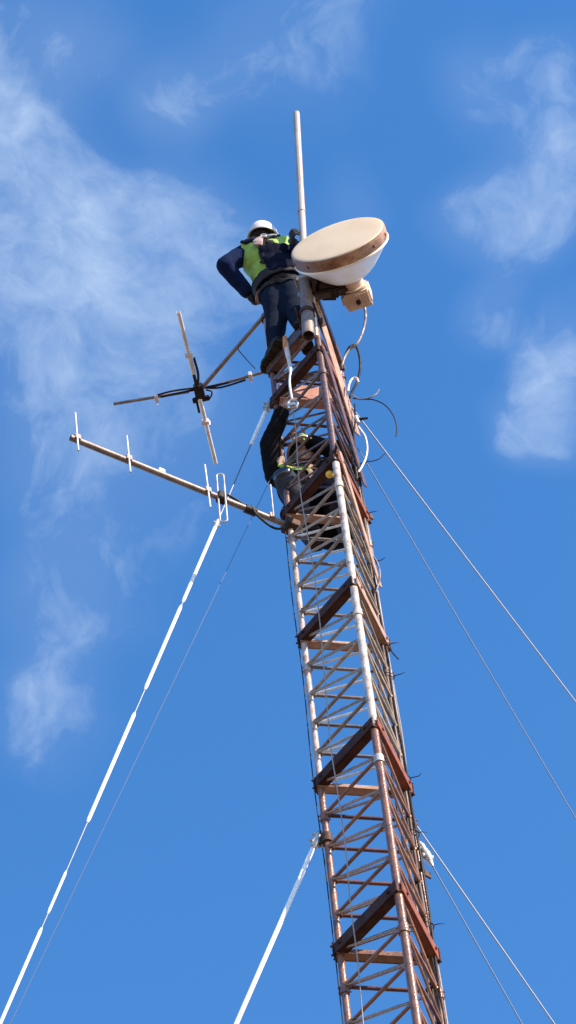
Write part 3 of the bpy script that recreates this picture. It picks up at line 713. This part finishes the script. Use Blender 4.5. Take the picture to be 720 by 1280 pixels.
    q.tube([c+f_*y+u_*(.139-abs(y)**2*6) for y in (-.08, -.04, 0, .04, .08)], [.008, .012, .013, .012, .008], 8)
    hm = q.build('helmet', helm, root)
    q = MB(); band = ringpts(.088, .106, .008); q.tube(band, .008, 6, closed=True, squash=1)
    for e in (-1, 1):
        q.tube([c+s2*e*.088+u_*.005, h-u_*.03+s2*e*.078+f_*.02, h-u_*.09+s2*e*.03+f_*.055, h-u_*.105+f_*.06], .004, 6)
        q.tube([c+s2*e*.085-f_*.05+u_*.005, h-u_*.035+s2*e*.078+f_*.01], .004, 6)
    q.build('chin_strap', M['black'], hm)
    return b, jk, tr, F

# --- the worker standing at the top, seen from behind
JW = {k: U(a, b, z=z) for k, (a, b, z) in dict(Lan=(343, 431, 20.055), Lkn=(346, 399, 20.45), Lhip=(341, 361, 20.86), Ran=(377, 408, 20.07), Rkn=(368, 385, 20.47),
      Rhip=(362, 356, 20.87), chest=(337, 327, 21.18), neck=(333, 309, 21.36), head=(330, 302, 21.48), Lsh=(305, 319, 21.29), Rsh=(360, 311, 21.29), Lel=(281, 332, 21.08), Lwr=(308, 364, 20.93)).items()}
pc = pb+ax*((21.10-pb.z)/ax.z)
JW['Rwr'] = pc+Vector((-.06, .10, -.02)); JW['Rel'] = JW['Rsh']+Vector((.12, .12, -.19))
fr1 = Vector((.10, .99, 0)).normalized()
w1 = thing('person', (JW['Lan']+JW['Ran'])/2-Vector((0, 0, .09)), 'person in navy workwear, lime vest and white helmet standing at the very top, back turned', 'person')
b_, jk, tr, F1 = human(w1, JW, fr1, Vector((.05, -.34, 1)), Vector((.45, .9, 0)), M['navy'], M['denim'], M['glove_dark'], M['glove_dark'], M['helmet'],
      Vector((.6, .3, -.6)), Vector((0, -1, 0)), .7, 1.0, toeL=Vector((-.45, .75, 0)), toeR=Vector((.15, 1, 0)))
off1 = origin_of(w1); pel = (JW['Lhip']+JW['Rhip'])/2; upT = (JW['neck']-pel).normalized(); rtT = (JW['Rsh']-JW['Lsh']).normalized(); bkT = -(rtT.cross(upT)).normalized()
if bkT.dot(fr1) > 0: bkT = -bkT
shm = (JW['Lsh']+JW['Rsh'])/2; tl = (JW['neck']-pel).length
def lc(c):                          # trunk coordinates of a garment point: right, up (0 pelvis .. 1 neck), back
    v = Vector(c)+off1-pel; v2 = Vector(c)+off1-shm
    return v2.dot(rtT), v.dot(upT)/tl, v.dot(bkT)
def vest_pred(c, n):
    r_, h_, k_ = lc(c)
    neckhole = abs(r_) < .055 and h_ > 1.0
    return .12 < h_ < 1.12 and abs(r_) < .172-.0*h_ and not neckhole
tq = MB(); torso(tq, pel, JW['chest'], JW['neck'], JW['Lsh'], JW['Rsh'], None, None, fr1, .027); tk = remesh(tq, .010, 4, .014, .06, off=off1)
vest = shell(tk, vest_pred, .006, .006, 'vest', M['lime'], w1)
pad = shell(tk, lambda c, n: lc(c)[2] > .0 and -.060+.10*(1-lc(c)[1]) < lc(c)[0]+.02 and lc(c)[0] < .24 and .02 < lc(c)[1] < .60, .010, .024, 'back_pad', M['navy_dark'], w1)
belt = shell(tk, lambda c, n: -.04 < lc(c)[1] < .10 and abs(lc(c)[0]) < .24, .016, .012, 'belt', M['black'], w1)
def TP(r_, h_, k_): return shm+rtT*r_+upT*((h_-1)*tl+(JW['neck']-shm).dot(upT))+bkT*k_
hb = strap(tk, off1, [TP(-.12, 1.08, .02), TP(-.10, 1.0, .15), TP(-.03, .86, .2), TP(.05, .6, .22), TP(.12, .3, .2)], .045, 'harness_strap', M['black'], w1, .024)
strap(tk, off1, [TP(.12, 1.08, .02), TP(.10, 1.0, .15), TP(.02, .86, .2), TP(-.05, .6, .22), TP(-.12, .25, .2)], .045, 'harness_strap', M['black'], w1, .024)
strap(tk, off1, [TP(-.035, .86, .2), TP(-.06, .74, .2), TP(-.075, .62, .2)], .075, 'shoulder_tape', M['reflect'], w1, .034, .3)
strap(tk, off1, [TP(.0, .80, .2), TP(.05, .83, .2), TP(.11, .83, .2)], .022, 'shoulder_tape', M['silver'], w1, .048, .4)
strap(tk, off1, [TP(-.17, .95, .1), TP(-.10, .90, .2), TP(-.03, .93, .2), TP(.05, .93, .2), TP(.13, .93, .2)], .04, 'harness_strap', M['navy_dark'], w1, .02, .35)
q = MB(); c = TP(0, .84, .150); ring = [c+rtT*.020*math.cos(t)+upT*.024*math.sin(t)+bkT*.01 for t in [i*math.pi/8 for i in range(16)]]; q.tube(ring, .005, 8, closed=True); q.build('harness_ring', M['galv'], w1)
for s_ in 'LR':
    k_ = JW[s_+'hip'].lerp(JW[s_+'kn'], .22); d_ = (JW[s_+'kn']-JW[s_+'hip']).normalized(); u_ = d_.orthogonal().normalized(); v_ = d_.cross(u_)
    strap(tr, off1, [k_+(u_*math.cos(t)+v_*math.sin(t))*.16 for t in [i*math.pi/5 for i in range(11)]], .045, 'leg_loop', M['black'], w1, .008)
# pouch at the left hip and the lanyard round the mast
q = MB(); c = JW['Lhip']+Vector((-.10, .02, -.02)); q.box(c, Vector((.03, .01, 0)), Vector((-.01, .05, 0)), Vector((0, 0, .07)), 0, .012); q.box(c+Vector((-.03, -.02, .03)), Vector((.006, 0, 0)), Vector((0, .04, 0)), Vector((0, 0, .025)), 0, .003); q.build('tool_pouch', M['glove_tan'], w1)

# --- the worker crouching inside the far side of the lattice
o2 = leg('L', 1); zb2 = LZ(1)+.045
JX = dict(Lhip=Vector((.03, 10.95, 18.30)), Rhip=Vector((-.13, 10.92, 18.30)), Lkn=Vector((.02, 10.60, 18.42)), Rkn=Vector((-.275, 10.55, 18.42)),
          Lan=Vector((.09, 10.88, 18.13)), Ran=Vector((-.14, 10.82, 18.13)), chest=Vector((-.15, 10.76, 18.50)), neck=Vector((-.16, 10.70, 18.68)), head=Vector((-.135, 10.655, 18.83)),
          Lsh=U(404, 598, z=18.63)+Vector((.02, .02, 0)), Rsh=U(347, 594, z=18.63)+Vector((-.01, 0, 0)), Rel=U(336, 556, z=18.86), Rwr=U(352, 517, z=19.05), Lel=U(431, 567, z=18.75), Lwr=U(388, 553, z=18.86))
fr2 = Vector((.15, -.98, 0)).normalized()
w2 = thing('person', Vector((-.03, 10.72, zb2)), 'person in a black jacket crouching inside the lattice below, both arms raised', 'person')
b_, jk2, tr2, F2 = human(w2, JX, fr2, Vector((.05, -.1, 1)), Vector((.1, -.9, .25)), M['blackcloth'], M['jean2'], M['glove_tan'], M['glove_tan'], M['helmet'],
      Vector((.3, -.8, 0)), Vector((.9, .1, 0)), .9, 1.1, toeL=Vector((.0, -1, -.12)), toeR=Vector((-.1, -1, -.12)))
off2 = origin_of(w2)
for s_ in 'LR':
    k_ = JX[s_+'kn']; q = MB(); d1 = (JX[s_+'hip']-k_).normalized(); fdir = (-d1+Vector((0, 0, .2))).normalized(); sd = fdir.orthogonal().normalized()
    q.ball(k_+fdir*.035, (.072, .072, .048), (sd, fdir.cross(sd), fdir), seg=20, rings=12); q.build('knee_pad', M['helmet_black'], w2)
pel2 = (JX['Lhip']+JX['Rhip'])/2; up2 = (JX['neck']-pel2).normalized()
for e in (-1, 1):
    r2 = (JX['Rsh']-JX['Lsh']).normalized(); m2 = (JX['Lsh']+JX['Rsh'])/2
    strap(jk2, off2, [m2+r2*e*.10+Vector((0, -.05, .12)), m2+r2*e*.10+Vector((0, -.18, -.02)), JX['chest']+r2*e*.09+Vector((0, -.2, -.04)), pel2+r2*e*.11+Vector((0, -.2, .05))], .04, 'harness_strap', M['tan'], w2, .01)
strap(jk2, off2, [m2+r2*.12+Vector((0, -.2, -.05)), m2+Vector((0, -.2, -.06)), m2-r2*.12+Vector((0, -.2, -.05))], .035, 'harness_strap', M['lime'], w2, .012)

q = MB(); bk_ = Vector((.05, .17, -.04)); c = JX['chest'].lerp(JX['neck'], .3)+bk_
q.ball(c, (.19, .11, .22)); q.ball(c+Vector((.06, .0, -.14)), (.19, .12, .16)); q.ball(U(412, 598, y=10.88), (.15, .11, .20)); q.ball(U(386, 640, y=10.98), (.20, .12, .14)); q.ball(U(422, 570, y=10.86), (.10, .09, .16))
place(remesh(q, .012, 4, .02, .07, off=off2), 'backpack', M['blackcloth'], w2)
# --- things hanging in the lattice beside them
q = MB(); c = U(412, 593, y=10.27); q.ball(c, (.027, .024, .027)); q.tube([c+Vector((0, 0, .03)), c+Vector((0, 0, .07))], .006, 8); o = q.build('amber_marker', M['yellow'], loc=c)  # unidentified amber spot, modelled as a small hanging ball
tag(o, 'small round amber marker hanging in the lattice beside the crouching person', 'marker')
q = MB(); c = U(378, 545, y=10.5); q.ball(c, (.020, .018, .018)); q.tube([c, c+Vector((.01, 0, -.06))], .006, 8); o = q.build('clip', M['lime'], loc=c); tag(o, 'tiny lime green clip above the hands of the crouching person', 'clip')
bag = thing('tool_bag', U(404, 628, y=10.62), 'dark canvas tool bag hanging inside the lattice by the crouching person', 'bag')
c = U(410, 614, y=10.66); q = MB(); q.box(c, Vector((.13, .02, 0)), Vector((-.015, .075, 0)), Vector((0, 0, .12)), 0, .035); q.build('pouch', M['navy_dark'], bag)
q = MB(); q.tube(spline([c+Vector((-.07, 0, .07)), c+Vector((-.03, 0, .16)), c+Vector((.03, 0, .16)), c+Vector((.07, 0, .07))], 6), .009, 8); q.build('handle', M['cable_grey'], bag)
# ------------------------------------------------------------------ light and sky
EL, AZX, AZY = R(34), math.cos(R(32)), -math.sin(R(32))
S_ = Vector((AZX*math.cos(EL), AZY*math.cos(EL), math.sin(EL))).normalized()
sun = bpy.data.lights.new('sun', 'SUN'); sun.energy = 5.0; sun.angle = R(.53); sun.color = (1, .84, .66)
so = bpy.data.objects.new('sun', sun); COL.objects.link(so); so.rotation_euler = S_.to_track_quat('Z', 'Y').to_euler(); so.location = (30, 0, 40)
w = bpy.data.worlds.new('World'); sc.world = w; w.use_nodes = True; nt = w.node_tree; nt.nodes.clear()
N = nt.nodes.new; L = nt.links.new
out = N('ShaderNodeOutputWorld'); bg = N('ShaderNodeBackground'); sky = N('ShaderNodeTexSky'); sky.sky_type = 'NISHITA'
sky.sun_disc = False; sky.sun_elevation = EL; sky.sun_rotation = math.atan2(S_.x, S_.y); sky.altitude = 1800; sky.air_density = 1.0; sky.dust_density = .3; sky.ozone_density = 2.5
bg.inputs['Strength'].default_value = .15
hs = N('ShaderNodeHueSaturation'); hs.inputs['Saturation'].default_value = 1.24; hs.inputs['Value'].default_value = 1.23
L(sky.outputs[0], hs.inputs['Color'])
tc = N('ShaderNodeTexCoord'); DIR = tc.outputs['Generated']
def math_(op, a, b=None, clamp=False):
    n = N('ShaderNodeMath'); n.operation = op; n.use_clamp = clamp
    for i, x in enumerate((a, b)):
        if x is None: continue
        if isinstance(x, (int, float)): n.inputs[i].default_value = x
        else: L(x, n.inputs[i])
    return n.outputs[0]
# warp + fractal wisps in the direction sphere
def noise_(scale, detail, rough, vec, dist=0, col=False):
    n = N('ShaderNodeTexNoise'); n.inputs['Scale'].default_value = scale; n.inputs['Detail'].default_value = detail; n.inputs['Roughness'].default_value = rough; n.inputs['Distortion'].default_value = dist
    L(vec, n.inputs['Vector']); return n.outputs['Color' if col else 'Fac']
wv = N('ShaderNodeVectorMath'); wv.operation = 'SCALE'; L(noise_(9, 3, .5, DIR, 0, True), wv.inputs[0]); wv.inputs['Scale'].default_value = .07
wa = N('ShaderNodeVectorMath'); wa.operation = 'ADD'; L(DIR, wa.inputs[0]); L(wv.outputs[0], wa.inputs[1]); WD = wa.outputs[0]
fb = noise_(16, 9, .58, WD, .3); fb2 = noise_(5, 4, .5, WD)
def blobs(L_):
    acc = None
    for (px, py, rad, st) in L_:
        c = ray(px, py)+Vector((.035, .035, .035))
        dn = N('ShaderNodeVectorMath'); dn.operation = 'DISTANCE'; L(WD, dn.inputs[0]); dn.inputs[1].default_value = c
        mr = N('ShaderNodeMapRange'); mr.interpolation_type = 'SMOOTHERSTEP'
        mr.inputs['From Min'].default_value = rad/FPX; mr.inputs['From Max'].default_value = rad*.05/FPX; mr.inputs['To Min'].default_value = 0; mr.inputs['To Max'].default_value = st
        L(dn.outputs['Value'], mr.inputs['Value'])
        acc = mr.outputs[0] if acc is None else math_('ADD', acc, mr.outputs[0])
    return acc
CL = [(10, 230, 200, .62), (90, 250, 190, .55), (150, 340, 200, .52), (240, 250, 130, .40), (310, 320, 140, .34), (20, 380, 180, .5), (50, 60, 170, .62), (160, 50, 130, .4), (255, 105, 95, .60), (300, 60, 110, .3), (410, 50, 150, .34),
      (640, 135, 105, .62), (705, 95, 85, .5), (725, 215, 135, .66), (650, 260, 120, .42), (590, 262, 90, .50), (655, 285, 60, .35), (712, 420, 100, .60), (700, 520, 110, .62), (670, 560, 70, .3), (605, 370, 75, .42),
      (30, 870, 130, .42), (100, 720, 160, .24), (210, 600, 200, .26), (40, 540, 190, .45), (130, 480, 200, .42), (440, 240, 80, .25), (60, 740, 160, .25)]
mask = blobs(CL)
w2v = N('ShaderNodeVectorMath'); w2v.operation = 'SCALE'; L(noise_(34, 4, .55, WD, 0, True), w2v.inputs[0]); w2v.inputs['Scale'].default_value = .018
w2a = N('ShaderNodeVectorMath'); w2a.operation = 'ADD'; L(WD, w2a.inputs[0]); L(w2v.outputs[0], w2a.inputs[1]); WD2 = w2a.outputs[0]
fbA = noise_(19, 12, .62, WD2, .2); fbB = noise_(75, 9, .6, WD2, .4)
na = math_('DIVIDE', math_('SUBTRACT', fbA, .32), .36)
nb = math_('MULTIPLY', math_('SUBTRACT', fbB, .5), 1.15)
core = math_('MULTIPLY', math_('SUBTRACT', math_('ADD', math_('ADD', na, nb), math_('MINIMUM', math_('MULTIPLY', mask, 1.45), .92)), 1.0), .72, True)
core = math_('MULTIPLY', core, math_('MULTIPLY', mask, 3.0, True))
veil = math_('MULTIPLY', mask, .30, True)
dens = math_('ADD', math_('MULTIPLY', core, .78), math_('MULTIPLY', veil, 1.0), True)
dens = math_('MULTIPLY', dens, math_('ADD', .78, math_('MULTIPLY', fbB, .42)), True)
cmix = N('ShaderNodeMix'); cmix.data_type = 'RGBA'; L(dens, cmix.inputs['Factor']); L(hs.outputs[0], cmix.inputs['A']); cmix.inputs['B'].default_value = (1.6, 2.15, 3.1, 1)
L(cmix.outputs['Result'], bg.inputs['Color']); L(bg.outputs[0], out.inputs[0])

sc.view_settings.view_transform = 'Standard'; sc.view_settings.look = 'None'; sc.view_settings.exposure = 1.0; sc.view_settings.gamma = 1
sc.view_settings.use_curve_mapping = False
